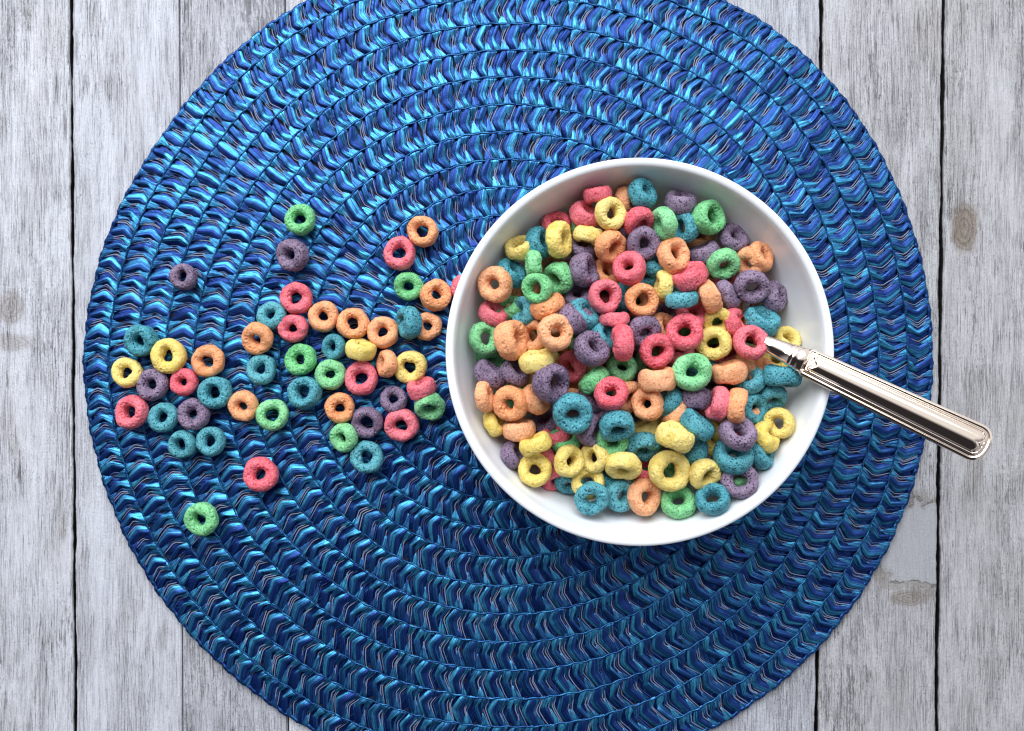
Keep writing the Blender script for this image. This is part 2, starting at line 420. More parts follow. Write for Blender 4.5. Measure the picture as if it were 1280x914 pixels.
def cord(rlist, rad, z, name, tone_v, lump=0.35):
    V, Q, T = [], [], []; vo = 0
    for r0 in rlist:
        ns = max(60, int(2 * math.pi * r0 / 2.6)); s = np.arange(ns) / ns
        nl = max(6, int(2 * math.pi * r0 / 22))
        ph = rng.uniform()
        rr = r0 + 0.7 * np.sin(2 * math.pi * (s * nl + ph)) + 0.5 * np.sin(2 * math.pi * (s * int(nl / 3.3) + ph))
        saw = (s * nl + ph * 3) % 1.0
        rd = rad * (1 + lump * (0.5 - saw) + 0.15 * np.sin(2 * math.pi * s * int(nl * 2.7)))
        zz = z + rad * lump * 1.2 * (0.5 - saw)
        m = 8
        for t in range(m):
            a = 2 * math.pi * t / m
            pr = rr + rd * math.cos(a)
            phi = 2 * math.pi * s
            r2 = squash(phi, pr)
            V.append(np.stack([r2 * np.cos(phi), r2 * np.sin(phi), zz + rd * 0.8 * math.sin(a)], 1))
        a = np.arange(ns); b = (a + 1) % ns
        for t in range(m):
            t2 = (t + 1) % m
            Q.append(np.stack([vo + t * ns + a, vo + t2 * ns + a, vo + t2 * ns + b, vo + t * ns + b], 1)[:, ::-1])
        vo += m * ns
        T.append(np.tile(np.clip(tone_v + 0.3 * np.interp(s * nl, np.arange(nl + 1), rng.uniform(-1, 1, nl + 1)), 0, 1), m))
    V = np.concatenate(V); V[:, 2] += -TZ
    me = mesh_from(name, V, None, True, np.concatenate(Q))
    at2 = me.attributes.new('tone', 'FLOAT', 'POINT')
    at2.data.foreach_set('value', np.concatenate(T).astype(np.float32))
    return obj(name, me, nm.m, placemat)
cord(bounds[1:], 1.15, -0.7, 'stitching', 0.88)
cord([530.0], 2.7, -2.8, 'edge_binding', 0.3, 0.15)
phi = np.linspace(0, 2 * math.pi, 256, endpoint=False)
rr = squash(phi, np.full(256, 527.0))
bv = [(0, 0, 3.9)] + [(a * math.cos(p), a * math.sin(p), 3.9) for a, p in zip(rr, phi)] + \
     [(a * math.cos(p), a * math.sin(p), 0.25) for a, p in zip(rr, phi)]
bf = [(0, 1 + i, 1 + (i + 1) % 256) for i in range(256)] + \
     [(1 + i, 257 + i, 257 + (i + 1) % 256, 1 + (i + 1) % 256) for i in range(256)]
obj('backing', mesh_from('backing', bv, bf, False), nbk.m, placemat)

# ------------------------------------------------------------------ bowl
RIMZ = 128.0
BR = 243.0 * (D - RIMZ) / D
bx, by, _ = at(800, 440, RIMZ)
npb = N('white_porcelain')
npb.set(Base_Color=(0.79, 0.815, 0.86), Roughness=0.16)
npb.p.inputs['Specular IOR Level'].default_value = 0.5
outer = smooth_path([(0, 5), (88, 5), (96, 0.6), (103, 0.4), (107, 5), (112, 11), (146, 22), (177, 42), (197, 72), (207, 102), (BR - 2.6, RIMZ - 7)], 8)
rimp = [(BR - 0.2, RIMZ - 3.4), (BR - 0.1, RIMZ - 1.2), (BR - 2.4, RIMZ + 0.3), (BR - 5.5, RIMZ + 0.2), (BR - 8.6, RIMZ - 1.8)]
inner_k = [(BR - 10.6, RIMZ - 7), (BR - 15, RIMZ - 25), (190, 76), (173, 48), (146, 30), (102, 20), (50, 16), (0, 15)]
inner = smooth_path(inner_k, 8)
prof = np.vstack([outer, smooth_path([outer[-1]] + rimp + [inner[0]], 4)[1:-1], inner])
prof[0, 0] = 0.01; prof[-1, 0] = 0.01
v, q = lathe(prof, 192)
bowl = obj('cereal_bowl', mesh_from('cereal_bowl', v, None, True, q), npb.m)
bowl.location = Vector((bx, by, 0)) * U
tag(bowl, 'round white porcelain bowl heaped with colourful cereal rings', 'bowl')

# ------------------------------------------------------------------ cereal rings
def ring_points(nu, nv, seed, detail=True):
    r = np.random.default_rng(seed)
    a = np.linspace(0, 2 * math.pi, nu, endpoint=False)[:, None]
    b = np.linspace(0, 2 * math.pi, nv, endpoint=False)[None, :]
    def wave(amps):
        o = 0 * a
        for k, am in amps: o = o + am * r.uniform(0.4, 1) * np.cos(k * a + r.uniform(0, 6.28))
        return o
    Ro = 19.5 * (1 + wave([(2, .035), (3, .022), (5, .012), (7, .010)]))
    Rh = 6.6 * r.uniform(0.80, 1.18) * (1 + wave([(2, .12), (3, .10), (5, .04)]))
    H = 9.7 * r.uniform(0.86, 1.08) * (1 + wave([(1, .07), (2, .07), (3, .05), (6, .03)]))
    zc = wave([(2, .6), (3, .5)])
    mid = (Ro + Rh) / 2; hw = (Ro - Rh) / 2
    cb, sb = np.cos(b), np.sin(b)
    e = 0.84
    cx = np.sign(cb) * np.abs(cb) ** e; sz = np.sign(sb) * np.abs(sb) ** (e + 0.04)
    rad = mid + hw * cx
    z = zc + H * sz
    P = np.stack([rad * np.cos(a), rad * np.sin(a), z + 0 * a], -1).reshape(-1, 3)
    if detail:
        Nn = np.stack([cb * np.cos(a), cb * np.sin(a), sb + 0 * a], -1).reshape(-1, 3)
        disp = np.zeros(len(P))
        for f, am in ((0.16, 0.26), (0.33, 0.15), (0.7, 0.12), (1.3, 0.11)):
            acc = 0
            for _ in range(5):
                dr = r.normal(size=3); dr /= np.linalg.norm(dr)
                acc = acc + np.sin(P @ dr * f * 6.28 * r.uniform(.6, 1.3) / 2 + r.uniform(0, 6.28))
            disp += am * acc / 2.2
        for _ in range(70):
            c = P[r.integers(len(P))]; rd = r.uniform(0.8, 2.1)
            dd = np.linalg.norm(P - c, axis=1) / rd
            disp -= np.where(dd < 1.5, 0.62 * rd * np.exp(-(dd * 1.3) ** 4), 0)
            disp += np.where(dd < 2.2, 0.10 * rd * np.exp(-((dd - 1.4) * 2.2) ** 2), 0)
        P = P + Nn * disp[:, None]
    return P

NU, NV, NVAR = 132, 60, 20
i, j = np.meshgrid(np.arange(NU), np.arange(NV), indexing='ij')
i2, j2 = (i + 1) % NU, (j + 1) % NV
RQ = np.stack([i * NV + j, i2 * NV + j, i2 * NV + j2, i * NV + j2], -1).reshape(-1, 4)
ring_meshes, ring_low = [], []
for sd in range(NVAR):
    ring_meshes.append(mesh_from('cereal_ring', ring_points(NU, NV, 100 + sd), None, True, RQ))
    ring_low.append(ring_points(40, 18, 100 + sd, False))

def cereal(name, base, light, pit, pit_amt, powder):
    n = N(name)
    c = n.coord('Object')
    off = n.math('MULTIPLY', n.rand(), 900.0)
    cm = n.node('ShaderNodeCombineXYZ')
    for k in range(3): n.put(cm.inputs[k], off)
    v = n.vmath('ADD', n.vmath('MULTIPLY', c, (2800, 2800, 2800)), cm.outputs[0])
    blotch = n.noise(v, 0.11, 3, 0.6)
    grain = n.noise(v, 0.62, 4, 0.75)
    fine = n.noise(v, 1.7, 3, 0.7)
    vd = n.voro(v, 0.30)
    vd2 = n.voro(n.vmath('ADD', v, (31.0, 7.0, 3.0)), 0.56)
    keep = n.ramp(n.noise(v, 0.2, 2), 0.36, 0.50)
    pit1 = n.math('MULTIPLY', n.ramp(vd, 0.24, 0.36, 1, 0), keep)
    pit2 = n.math('MULTIPLY', n.ramp(vd2, 0.20, 0.36, 1, 0), n.ramp(grain, 0.40, 0.55))
    pits = n.math('MAXIMUM', pit1, n.math('MULTIPLY', pit2, 0.8))
    b1 = n.mix(n.ramp(blotch, 0.3, 0.72, 0, 1), tuple(x * 0.78 for x in base), base)
    b1 = n.mix(n.math('MULTIPLY', n.ramp(grain, 0.41, 0.60), powder), b1, light)
    b1 = n.mix(n.math('MULTIPLY', n.ramp(fine, 0.50, 0.66), powder * 0.6), b1, light)
    rnd = n.math('FRACT', n.math('MULTIPLY', n.rand(), 37.0))
    b1 = n.mix(n.ramp(rnd, 0.0, 1.0, 0.0, 0.40, smooth=False), b1, light)
    b1 = n.mix(n.math('MULTIPLY', n.ramp(n.noise(v, 0.05, 2), 0.50, 0.72), 0.5), b1, tuple(x * 0.62 for x in base))
    cc = n.mix(n.math('MULTIPLY', pits, pit_amt), b1, pit)
    h = n.math('ADD', n.math('MULTIPLY', grain, 0.75), n.math('MULTIPLY', fine, 0.40))
    h = n.math('SUBTRACT', h, n.math('MULTIPLY', pits, 0.85))
    n.set(Base_Color=cc, Roughness=n.ramp(grain, 0.3, 0.7, 0.42, 0.75), Normal=n.bump(h, 0.6, 1.0 * U))
    n.p.inputs['Specular IOR Level'].default_value = 0.32
    return n.m
MATS = {
 'o': cereal('orange_glaze', (0.87, 0.29, 0.085), (0.95, 0.57, 0.36), (0.50, 0.08, 0.015), 0.40, 0.55),
 'r': cereal('red_glaze', (0.73, 0.048, 0.085), (0.92, 0.32, 0.38), (0.36, 0.010, 0.025), 0.50, 0.55),
 'y': cereal('yellow_glaze', (0.86, 0.61, 0.070), (0.95, 0.82, 0.40), (0.56, 0.30, 0.015), 0.35, 0.52),
 'g': cereal('green_glaze', (0.080, 0.48, 0.13), (0.40, 0.79, 0.46), (0.010, 0.10, 0.03), 0.60, 0.55),
 'b': cereal('blue_glaze', (0.015, 0.21, 0.29), (0.19, 0.55, 0.62), (0.002, 0.016, 0.030), 0.82, 0.55),
 'p': cereal('purple_glaze', (0.100, 0.056, 0.122), (0.43, 0.33, 0.47), (0.010, 0.004, 0.016), 0.85, 0.52),
}
CN = {'o': 'orange', 'r': 'red', 'y': 'yellow', 'g': 'green', 'b': 'blue', 'p': 'purple'}

def rot(tilt, az, spin):
    return (Matrix.Rotation(math.radians(az), 3, 'Z') @ Matrix.Rotation(math.radians(tilt), 3, 'Y')
            @ Matrix.Rotation(spin, 3, 'Z'))

def place_ring(X, Y, Z, R, scale, c, var, label, group):
    o = bpy.data.objects.new('cereal_ring', ring_meshes[var])
    col.objects.link(o)
    if not ring_meshes[var].materials: ring_meshes[var].materials.append(MATS['o'])
    o.material_slots[0].link = 'OBJECT'; o.material_slots[0].material = MATS[c]
    o.location = Vector((X, Y, Z)) * U
    o.rotation_euler = R.to_euler()
    o.scale = (scale, scale, scale)
    tag(o, label, 'cereal ring', group)
    return o

# px, py, colour, size, tilt, azimuth the face leans to, label
MAT = [
 (375.4, 274.6, 'g', 38.5, 6, 90, 'green cereal ring at the top of the scatter, above a purple ring'),
 (365.6, 319, 'p', 41, 22, 200, 'pitted purple ring tilted left, just below the topmost green ring'),
 (528.4, 289.4, 'o', 39, 6, 200, 'orange ring touching a red ring, up nearest the bowl rim'),
 (499.5, 317, 'r', 41, 10, 90, 'red ring touching an orange ring, above a green ring near bowl'),
 (510.7, 358, 'g', 36.5, 12, 250, 'green ring between the red ring above and a big orange ring'),
 (545, 369, 'o', 40, 20, 20, 'orange ring tilted beside the bowl, right of a green ring'),
 (584, 362, 'r', 40, 12, 90, 'red ring almost hidden under the left rim of the bowl'),
 (511, 403.5, 'b', 41, 62, 185, 'blue ring standing on edge, leaning against an orange ring'),
 (534.5, 408, 'o', 35.5, 6, 90, 'orange ring beside the upright blue ring, next to the bowl'),
 (370.5, 373, 'r', 40, 10, 100, 'red ring with tiny hole, upper of two stacked red rings'),
 (366.6, 410.4, 'r', 36.5, 8, 270, 'red ring with tiny hole, lower of two neighbouring red rings'),
 (404.4, 395.7, 'o', 38.5, 6, 0, 'orange ring, leftmost of three orange rings in a row'),
 (441.4, 404.5, 'o', 40, 8, 60, 'orange ring, middle one of three orange rings in a row'),
 (478.8, 415.4, 'o', 40, 6, 80, 'orange ring, rightmost of three in a row, above yellow ring'),
 (417.4, 433.8, 'b', 32, 20, 180, 'small blue ring left of the yellow ring lying on its side'),
 (451.2, 436.7, 'y', 39, 70, 78, 'smooth yellow ring lying on its side on the mat'),
 (483.7, 455, 'o', 35, 60, 172, 'small orange ring on edge, propped against a yellow ring'),
 (512.8, 459, 'y', 42, 6, 240, 'yellow ring with wide hole, nearest yellow ring to the bowl'),
 (375.8, 449.5, 'g', 40, 8, 120, 'bright green ring, left one of two green neighbours'),
 (413.2, 468.2, 'g', 38.5, 10, 20, 'green ring left of the large red ring in the scatter'),
 (451.8, 473, 'r', 42, 6, 90, 'large red ring below the yellow ring that lies on its side'),
 (527, 485, 'r', 37, 70, 105, 'red ring on edge above the dark green ring'),
 (536.9, 507.6, 'g', 38, 38, 275, 'dark green tilted ring beside the bowl, under a red ring'),
 (380.7, 490.9, 'b', 42, 16, 140, 'large pale blue ring below the bright green ring'),
 (492, 499.7, 'p', 34.5, 22, 100, 'small purple ring above a red ring, right of the large red'),
 (425, 510, 'o', 38, 6, 0, 'orange ring between the pale blue ring and a purple ring'),
 (459, 527.9, 'p', 39, 8, 300, 'purple ring between an orange ring and a red ring'),
 (502, 531.2, 'r', 42.5, 6, 270, 'red ring at lower right of the scatter, below small purple ring'),
 (430, 547, 'g', 37, 28, 195, 'green ring tilted left, above the lowest blue ring'),
 (458.7, 571.6, 'b', 41, 10, 120, 'blue ring at the bottom of the scatter, touching a green ring'),
 (339.6, 394.7, 'b', 36.5, 12, 120, 'blue ring tucked beside two red rings, above an orange ring'),
 (322, 423.2, 'o', 40, 20, 250, 'tilted orange ring between two blue rings'),
 (229.4, 346, 'p', 33.5, 8, 120, 'small purple ring alone on the left of the mat'),
 (176.3, 425.6, 'b', 40.5, 8, 250, 'pitted blue ring at upper left, above two yellow rings'),
 (211, 445.3, 'y', 44, 6, 90, 'large yellow ring between a blue ring and a red ring'),
 (260.5, 451.6, 'o', 40.5, 8, 300, 'orange ring above a blue ring, right of the large yellow ring'),
 (326.8, 462, 'b', 37.5, 8, 90, 'blue ring alone beneath the tilted orange ring'),
 (159, 466, 'y', 37.5, 10, 60, 'smaller yellow ring at the far left of the mat'),
 (191, 480.7, 'p', 40, 10, 110, 'purple ring under the large yellow ring, left of a red ring'),
 (230.4, 477.8, 'r', 35, 8, 120, 'small red ring below the large yellow ring'),
 (269.2, 491, 'b', 41.5, 8, 120, 'blue ring below an orange ring, with wide dark hole'),
 (304.6, 507.3, 'o', 38, 8, 240, 'orange ring touching a green ring, right of the blue ring'),
 (340.6, 518.7, 'g', 40, 12, 20, 'green ring touching an orange ring on its left'),
 (165, 515.2, 'r', 41.5, 14, 150, 'red ring at the far left, below the smaller yellow ring'),
 (204.4, 521.7, 'b', 37.5, 8, 100, 'blue ring between the far left red ring and a purple ring'),
 (242.2, 518, 'p', 40, 8, 120, 'purple ring above a pair of touching blue rings'),
 (228.4, 555.5, 'b', 35, 8, 200, 'blue ring, left one of a touching pair of blue rings'),
 (263.9, 551.6, 'b', 36.5, 8, 60, 'blue ring, right one of a touching pair of blue rings'),
 (326, 593, 'r', 43.5, 8, 90, 'red ring alone below the scatter, right of the lone green ring'),
 (252, 649, 'g', 43, 14, 200, 'green ring alone at the very bottom of the scatter'),
]
nvar = 0
for (px, py, c, size, tilt, az, label) in MAT:
    var = nvar % NVAR; nvar += 7
    R = rot(tilt, az, random.uniform(0, 6.28))
    z = 12.0
    for _ in range(3):
        k = (D - z) / D; s = size / 39.0 * k
        low = (ring_low[var] * s) @ np.array(R).T
        z = 0.6 - low[:, 2].min()
    X, Y, _ = at(px, py, z)
    place_ring(X, Y, z, R, s, c, var, label, 'cereal rings scattered on the blue placemat')

# the pile: px, py, colour, size, tilt, azimuth, layer
PILE = [
 # buried / low
 (783, 252, 'o', 38, 60, 10, 0), (794, 253, 'o', 38, 55, 200, 0), (718, 285, 'g', 36, 60, 60, 0), (696, 281, 'r', 38, 40, 90, 0),
 (729, 307, 'p', 38, 30, 90, 0), (757, 342, 'o', 40, 40, 45, 0), (812, 345, 'b', 38, 50, 120, 0), (818, 331, 'b', 38, 50, 60, 0),
 (637, 385, 'g', 38, 55, 120, 0), (722, 370, 'p', 42, 35, 100, 0), (779, 373, 'b', 40, 60, 10, 0), (873, 297, 'o', 42, 30, 90, 0),
 (615, 447, 'g', 38, 50, 270, 0), (657, 430, 'o', 38, 50, 10, 0), (716, 488, 'o', 36, 60, 90, 0), (667, 472, 'y', 36, 55, 30, 0),
 (654, 484, 'y', 38, 40, 90, 0), (682, 527, 'p', 42, 50, 120, 0), (738, 501, 'p', 40, 60, 30, 0), (816, 452, 'g', 44, 30, 270, 0),
 (910, 447, 'r', 44, 50, 110, 0), (969, 453, 'y', 40, 40, 90, 0), (947, 462, 'o', 40, 60, 100, 0), (948, 487, 'p', 42, 45, 120, 0),
 (695, 543, 'r', 38, 60, 110, 0), (689, 566, 'r', 38, 60, 40, 0), (694, 597, 'r', 38, 45, 290, 0), (712, 601, 'b', 38, 50, 270, 0),
 (706, 551, 'g', 40, 50, 90, 0), (759, 596, 'b', 42, 50, 60, 0), (807, 586, 'r', 40, 50, 90, 0), (879, 566, 'p', 40, 60, 130, 0),
 (889, 551, 'y', 42, 50, 60, 0), (899, 537, 'y', 38, 60, 10, 0), (936, 452, 'o', 40, 50, 20, 0), (831, 398, 'p', 44, 50, 120, 0),
 (829, 410, 'o', 40, 40, 30, 0), (880, 392, 'g', 40, 50, 60, 0), (847, 441, 'r', 44, 40, 90, 0), (935, 513, 'o', 38, 50, 90, 0),
 (918, 592, 'g', 38, 30, 120, 0), (848, 586, 'g', 40, 30, 90, 0), (875, 462, 'b', 42, 40, 90, 0), (790, 300, 'p', 40, 50, 60, 0),
 (760, 530, 'p', 42, 50, 60, 0), (850, 480, 'p', 40, 60, 80, 0), (742, 393, 'p', 42, 50, 60, 0), (795, 480, 'p', 42, 50, 90, 0),
 # middle
 (747, 243, 'r', 37, 66, 100, 1), (731, 270, 'r', 41, 58, 50, 1), (650, 310, 'y', 37, 50, 110, 1), (674, 304, 'b', 42, 55, 15, 1),
 (639, 341, 'b', 42, 58, 45, 1), (735.5, 294.5, 'y', 38, 84, 75, 1), (851, 253, 'p', 40, 62, 80, 1), (854, 284, 'b', 41, 50, 190, 1),
 (917, 298, 'p', 39, 40, 60, 1), (951, 321, 'o', 39, 45, 30, 1), (937, 329, 'o', 40, 48, 210, 1), (880, 316, 'p', 38, 65, 115, 1),
 (829, 358, 'y', 40, 80, 172, 1), (967, 371, 'p', 40, 52, 5, 1), (616.5, 392, 'r', 39, 60, 65, 1), (656, 390, 'b', 41, 58, 170, 1),
 (729.5, 393, 'b', 42, 55, 45, 1), (755, 421, 'b', 38, 55, 35, 1), (768, 399, 'r', 38, 75, 93, 1), (806, 414, 'p', 42, 28, 270, 1),
 (667, 419, 'o', 41, 25, 180, 1), (777, 460, 'g', 40, 25, 80, 1), (716, 458, 'r', 40, 45, 205, 1), (644, 466, 'p', 38, 62, 52, 1),
 (785, 497, 'o', 42, 35, 325, 1), (618, 529, 'y', 36, 66, 30, 1), (739, 537, 'p', 42, 50, 340, 1), (765, 551, 'g', 40, 20, 270, 1),
 (865, 392, 'r', 42, 35, 60, 1), (896, 402, 'y', 38, 30, 270, 1), (918, 403, 'r', 38, 62, 20, 1), (937, 476, 'b', 40, 55, 120, 1),
 (983, 425, 'y', 36, 35, 60, 1), (869, 497, 'p', 43, 68, 85, 1), (941, 511, 'b', 42, 32, 0, 1), (835, 502, 'b', 40, 72, 148, 1),
 (843, 515, 'o', 38, 70, 150, 1), (807, 535, 'y', 38, 66, 122, 1), (803, 559, 'b', 46, 50, 275, 1), (866, 563, 'b', 40, 60, 150, 1),
 (951, 565, 'b', 42, 58, 20, 1), (848, 627, 'g', 44, 28, 110, 1), (891, 624, 'b', 42, 40, 112, 1), (735, 603, 'y', 42, 25, 90, 1),
 (743, 572, 'y', 40, 40, 185, 1), (775, 620, 'b', 41, 28, 0, 1), (642, 569, 'p', 36, 62, 25, 1), (974, 529, 'y', 39, 30, 170, 1),
 (965, 497, 'b', 38, 48, 275, 1), (924.7, 601, 'p', 45, 24, 125, 1), (669.5, 499, 'o', 41, 60, 40, 1), (613, 468, 'p', 43, 66, 55, 1),
 # upper
 (763, 267, 'y', 41, 24, 0, 2), (803.5, 242.5, 'b', 40, 46, 32, 2), (798.5, 277, 'r', 41, 58, 295, 2), (830, 279, 'g', 41, 66, 195, 2),
 (804.5, 304, 'p', 42, 20, 270, 2), (763, 308, 'o', 43, 48, 318, 2), (699, 300, 'y', 46, 58, 0, 2), (667, 330, 'g', 35, 74, 185, 2),
 (698, 348, 'g', 42, 52, 212, 2), (619, 355.5, 'o', 45, 20, 180, 2), (730.5, 338, 'p', 43, 56, 12, 2), (886, 272, 'g', 45, 34, 10, 2),
 (842, 319, 'o', 45, 30, 25, 2), (904, 330, 'g', 41, 38, 280, 2), (863.5, 346, 'r', 45, 68, 124, 2), (886, 370.5, 'o', 43, 76, 26, 2),
 (909, 368.5, 'p', 39, 72, 28, 2), (852, 374.5, 'b', 41, 72, 98, 2), (684.5, 383, 'o', 43, 76, 112, 2), (716, 399, 'p', 42, 74, 42, 2),
 (606.5, 423, 'g', 42, 20, 20, 2), (639, 425, 'o', 51, 60, 5, 2), (739.5, 436, 'p', 47, 40, 40, 2), (670.5, 450.5, 'y', 45, 66, 102, 2),
 (778, 429, 'r', 47, 80, 186, 2), (742.5, 475, 'g', 43, 80, 130, 2), (605.5, 496, 'o', 38, 66, 8, 2), (638, 504.5, 'o', 45, 20, 225, 2),
 (649, 537, 'o', 43, 72, 98, 2), (809.5, 505, 'o', 42, 34, 165, 2), (771, 533, 'b', 44, 46, 278, 2), (952, 401, 'b', 48, 58, 72, 2),
 (892, 429, 'y', 44, 22, 200, 2), (911, 465, 'o', 46, 72, 104, 2), (822, 474, 'o', 48, 76, 96, 2), (977, 470, 'b', 47, 84, 86, 2),
 (897, 505, 'r', 44, 76, 165, 2), (871.5, 531, 'b', 48, 66, 50, 2), (958, 546, 'y', 41, 58, 28, 2), (916, 569.5, 'b', 50, 42, 90, 2),
 (880.4, 593, 'y', 42, 36, 315, 2), (668.6, 587.4, 'y', 42.5, 10, 90, 2), (711, 576.6, 'y', 41, 36, 12, 2), (779, 582.5, 'y', 45, 58, 258, 2),
 (669.6, 555, 'y', 41, 74, 112, 2), (805.6, 621, 'o', 46, 30, 5, 2), (739.5, 623, 'b', 43, 18, 260, 2), (764, 492, 'r', 43, 24, 112, 2),
 # top
 (671.5, 360.5, 'g', 39, 24, 200, 3), (786.5, 335, 'r', 43, 34, 138, 3), (756, 370.5, 'r', 42.5, 14, 0, 3), (802.5, 375, 'o', 42, 10, 270, 3),
 (939.5, 358.5, 'p', 44, 30, 265, 3), (694, 416, 'o', 46, 14, 20, 3), (689, 479, 'p', 49, 42, 340, 3), (821.3, 438.7, 'r', 43.5, 10, 270, 3),
 (856, 415, 'r', 47, 16, 140, 3), (938.5, 428, 'r', 44, 15, 80, 3), (864.6, 465, 'g', 49, 12, 130, 3), (716, 516.5, 'b', 51, 20, 270, 3),
 (921, 507.6, 'o', 44, 66, 352, 3), (844, 546, 'y', 49, 66, 68, 3), (922.7, 542, 'p', 47, 44, 86, 3), (837, 588.4, 'y', 52, 8, 0, 3),
]
# height map of the bowl's inside (layout units, 2 per cell)
G = 2.0; HN = 240
gx = (np.arange(HN) - HN / 2 + 0.5) * G
GX, GY = np.meshgrid(gx, gx, indexing='ij')
GR = np.hypot(GX, GY)
ik = inner[::-1]
Hm = np.interp(GR, ik[:, 0], ik[:, 1], right=RIMZ + 4)
H0 = Hm.copy()

def drop(px, py, size, tilt, az, var, zlo, zhi, sink, XY=None, scale=None):
    global Hm
    if tilt >= 64: tilt = min(88, tilt + 9)
    R = rot(tilt, az, random.uniform(0, 6.28)); Rn = np.array(R)
    z = (zlo + zhi) / 2
    for _ in range(9):
        k = (D - z) / D
        s = scale if scale else size / 39.0 * k
        X, Y = XY if XY else at(px, py, z)[:2]
        low = (ring_low[var] * s) @ Rn.T
        ci = np.clip(((low[:, 0] + X - bx) / G + HN / 2).astype(int), 0, HN - 1)
        cj = np.clip(((low[:, 1] + Y - by) / G + HN / 2).astype(int), 0, HN - 1)
        bot = np.full((HN, HN), 1e6); np.minimum.at(bot, (ci, cj), low[:, 2])
        top = np.full((HN, HN), -1e6); np.maximum.at(top, (ci, cj), low[:, 2])
        msk = bot < 1e5
        gap = (Hm - bot)[msk]
        zn = float(np.clip(np.percentile(gap, 96) - sink, zlo, zhi))
        zn = max(zn, float(np.percentile((H0 - bot)[msk], 98)) - 2.0)
        z = 0.45 * z + 0.55 * zn
    k = (D - z) / D
    s = scale if scale else size / 39.0 * k
    X, Y = XY if XY else at(px, py, z)[:2]
    Hm = np.where(msk, np.maximum(Hm, top + z), Hm)
    return X, Y, z, R, s

def dome(px, py):
    r = math.hypot(px - 800, py - 440) / 243.0
    return 22.0 * max(0.0, 1 - (r / 0.86) ** 2)

BURIED = 'cereal ring buried deep in the bowl beneath the visible pile'
fr = random.Random(9)
nf = 0
for ringn, (rad, cnt) in enumerate([(0, 1), (42, 6), (84, 12), (122, 17), (22, 3), (62, 9), (102, 14), (146, 20)]):
    for q_ in range(cnt):
        a = 2 * math.pi * (q_ + fr.random() * 0.4) / cnt
        X, Y = bx + rad * math.cos(a), by + rad * math.sin(a)
        var = nvar % NVAR; nvar += 7
        X, Y, z, R, s = drop(0, 0, 0, fr.uniform(0, 30), fr.uniform(0, 360), var, 20, 58 + (14 if rad > 140 else 0), 3, (X, Y), 0.96)
        place_ring(X, Y, z, R, s, fr.choice('orygbp'), var, BURIED, 'buried cereal rings')
        nf += 1

zones = {0: (50, 76), 1: (68, 90), 2: (84, 107), 3: (97, 121)}
placed = []
for (px, py, c, size, tilt, az, lay) in sorted(PILE, key=lambda t: t[6]):
    var = nvar % NVAR; nvar += 7
    lo, hi = zones[lay]; dz = dome(px, py) - 6
    X, Y, z, R, s = drop(px, py, size, tilt, az, var, lo + dz, hi + dz, 5.0)
    placed.append([px, py, c, tilt, az, lay, X, Y, z, R, s, var])

NUM = ['twelve', 'one', 'two', 'three', 'four', 'five', 'six', 'seven', 'eight', 'nine', 'ten', 'eleven']
def pose(t, lay):
    if lay == 0: return 'half buried'
    if t <= 28: return 'flat'
    if t <= 55: return 'tilted'
    return 'on edge'
def base_label(p):
    px, py, c, tilt, az, lay = p[:6]
    dx, dy = px - 800, 440 - py
    r = math.hypot(dx, dy)
    clock = NUM[int(round(math.degrees(math.atan2(dx, dy)) / 30)) % 12]
    zone = 'at pile centre' if r < 55 else ('halfway out' if r < 140 else 'by bowl wall')
    return pose(tilt, lay), CN[c], clock, zone
used = set()
for p in placed:
    po, cn, clock, zone = base_label(p)
    near = sorted((q for q in placed if q is not p and q[2] != p[2] and q[5] >= 1),
                  key=lambda q: math.hypot(q[0] - p[0], q[1] - p[1]))[:8]
    lab = None
    for q in near:
        dx, dy = p[0] - q[0], q[1] - p[1]
        rel = ('right of' if dx > 0 else 'left of') if abs(dx) > abs(dy) else ('above' if dy > 0 else 'below')
        if p[5] == 0: rel = 'under'
        if po == 'on edge':
            t = f"{cn} ring standing on edge {rel} {'an' if CN[q[2]] == 'orange' else 'a'} {CN[q[2]]} ring, {clock} o'clock, {zone}"
        else:
            t = f"{po} {cn} ring {rel} {'an' if CN[q[2]] == 'orange' else 'a'} {CN[q[2]]} ring in bowl, {clock} o'clock, {zone}"
        if t not in used: lab = t; break
    used.add(lab)
    px, py, c, tilt, az, lay, X, Y, z, R, s, var = p
    place_ring(X, Y, z, R, s, c, var, lab, 'cereal rings piled in the white bowl')

# ------------------------------------------------------------------ spoon
nsil = N('polished_silver')
sm = nsil.noise(nsil.vmath('MULTIPLY', nsil.coord('Object'), (2800, 2800, 2800)), 0.05, 4, 0.6)
nsil.set(Base_Color=(0.93, 0.79, 0.68), Metallic=1.0, Roughness=nsil.ramp(sm, 0.3, 0.8, 0.04, 0.09))
p0 = Vector(at(956, 428, 116)); p1 = Vector(at(1236, 561, 182))
Ls = (p1 - p0).length
ex = (p1 - p0).normalized(); ey = Vector((0, 0, 1)).cross(ex).normalized(); ez = ex.cross(ey)
spoon = empty('spoon', p0)
spoon.rotation_euler = Matrix((ex, ey, ez)).transposed().to_euler()
tag(spoon, 'silver spoon with threaded handle resting on the bowl rim', 'spoon')

# neck with collar beads, revolved along its own axis
nk = [(0.1, -26), (6.5, -25), (7.6, -10), (8.6, 0), (9.6, 10), (10.8, 20), (11.8, 29), (12.5, 29.8), (12.7, 31), (12.5, 32.4), (12.1, 33),
      (12.9, 33.8), (13.2, 35.2), (13.0, 36.6), (12.6, 37.2), (13.6, 40), (14.2, 43), (14.0, 46), (12.0, 49), (0.1, 50)]
v, q = lathe(nk, 48, 1.0)
v = np.stack([v[:, 2], v[:, 0], v[:, 1] * 0.62 - 0.035 * np.maximum(0, 2 - v[:, 2]) ** 2], 1)
obj('neck', mesh_from('neck', v, None, True, q), nsil.m, spoon)

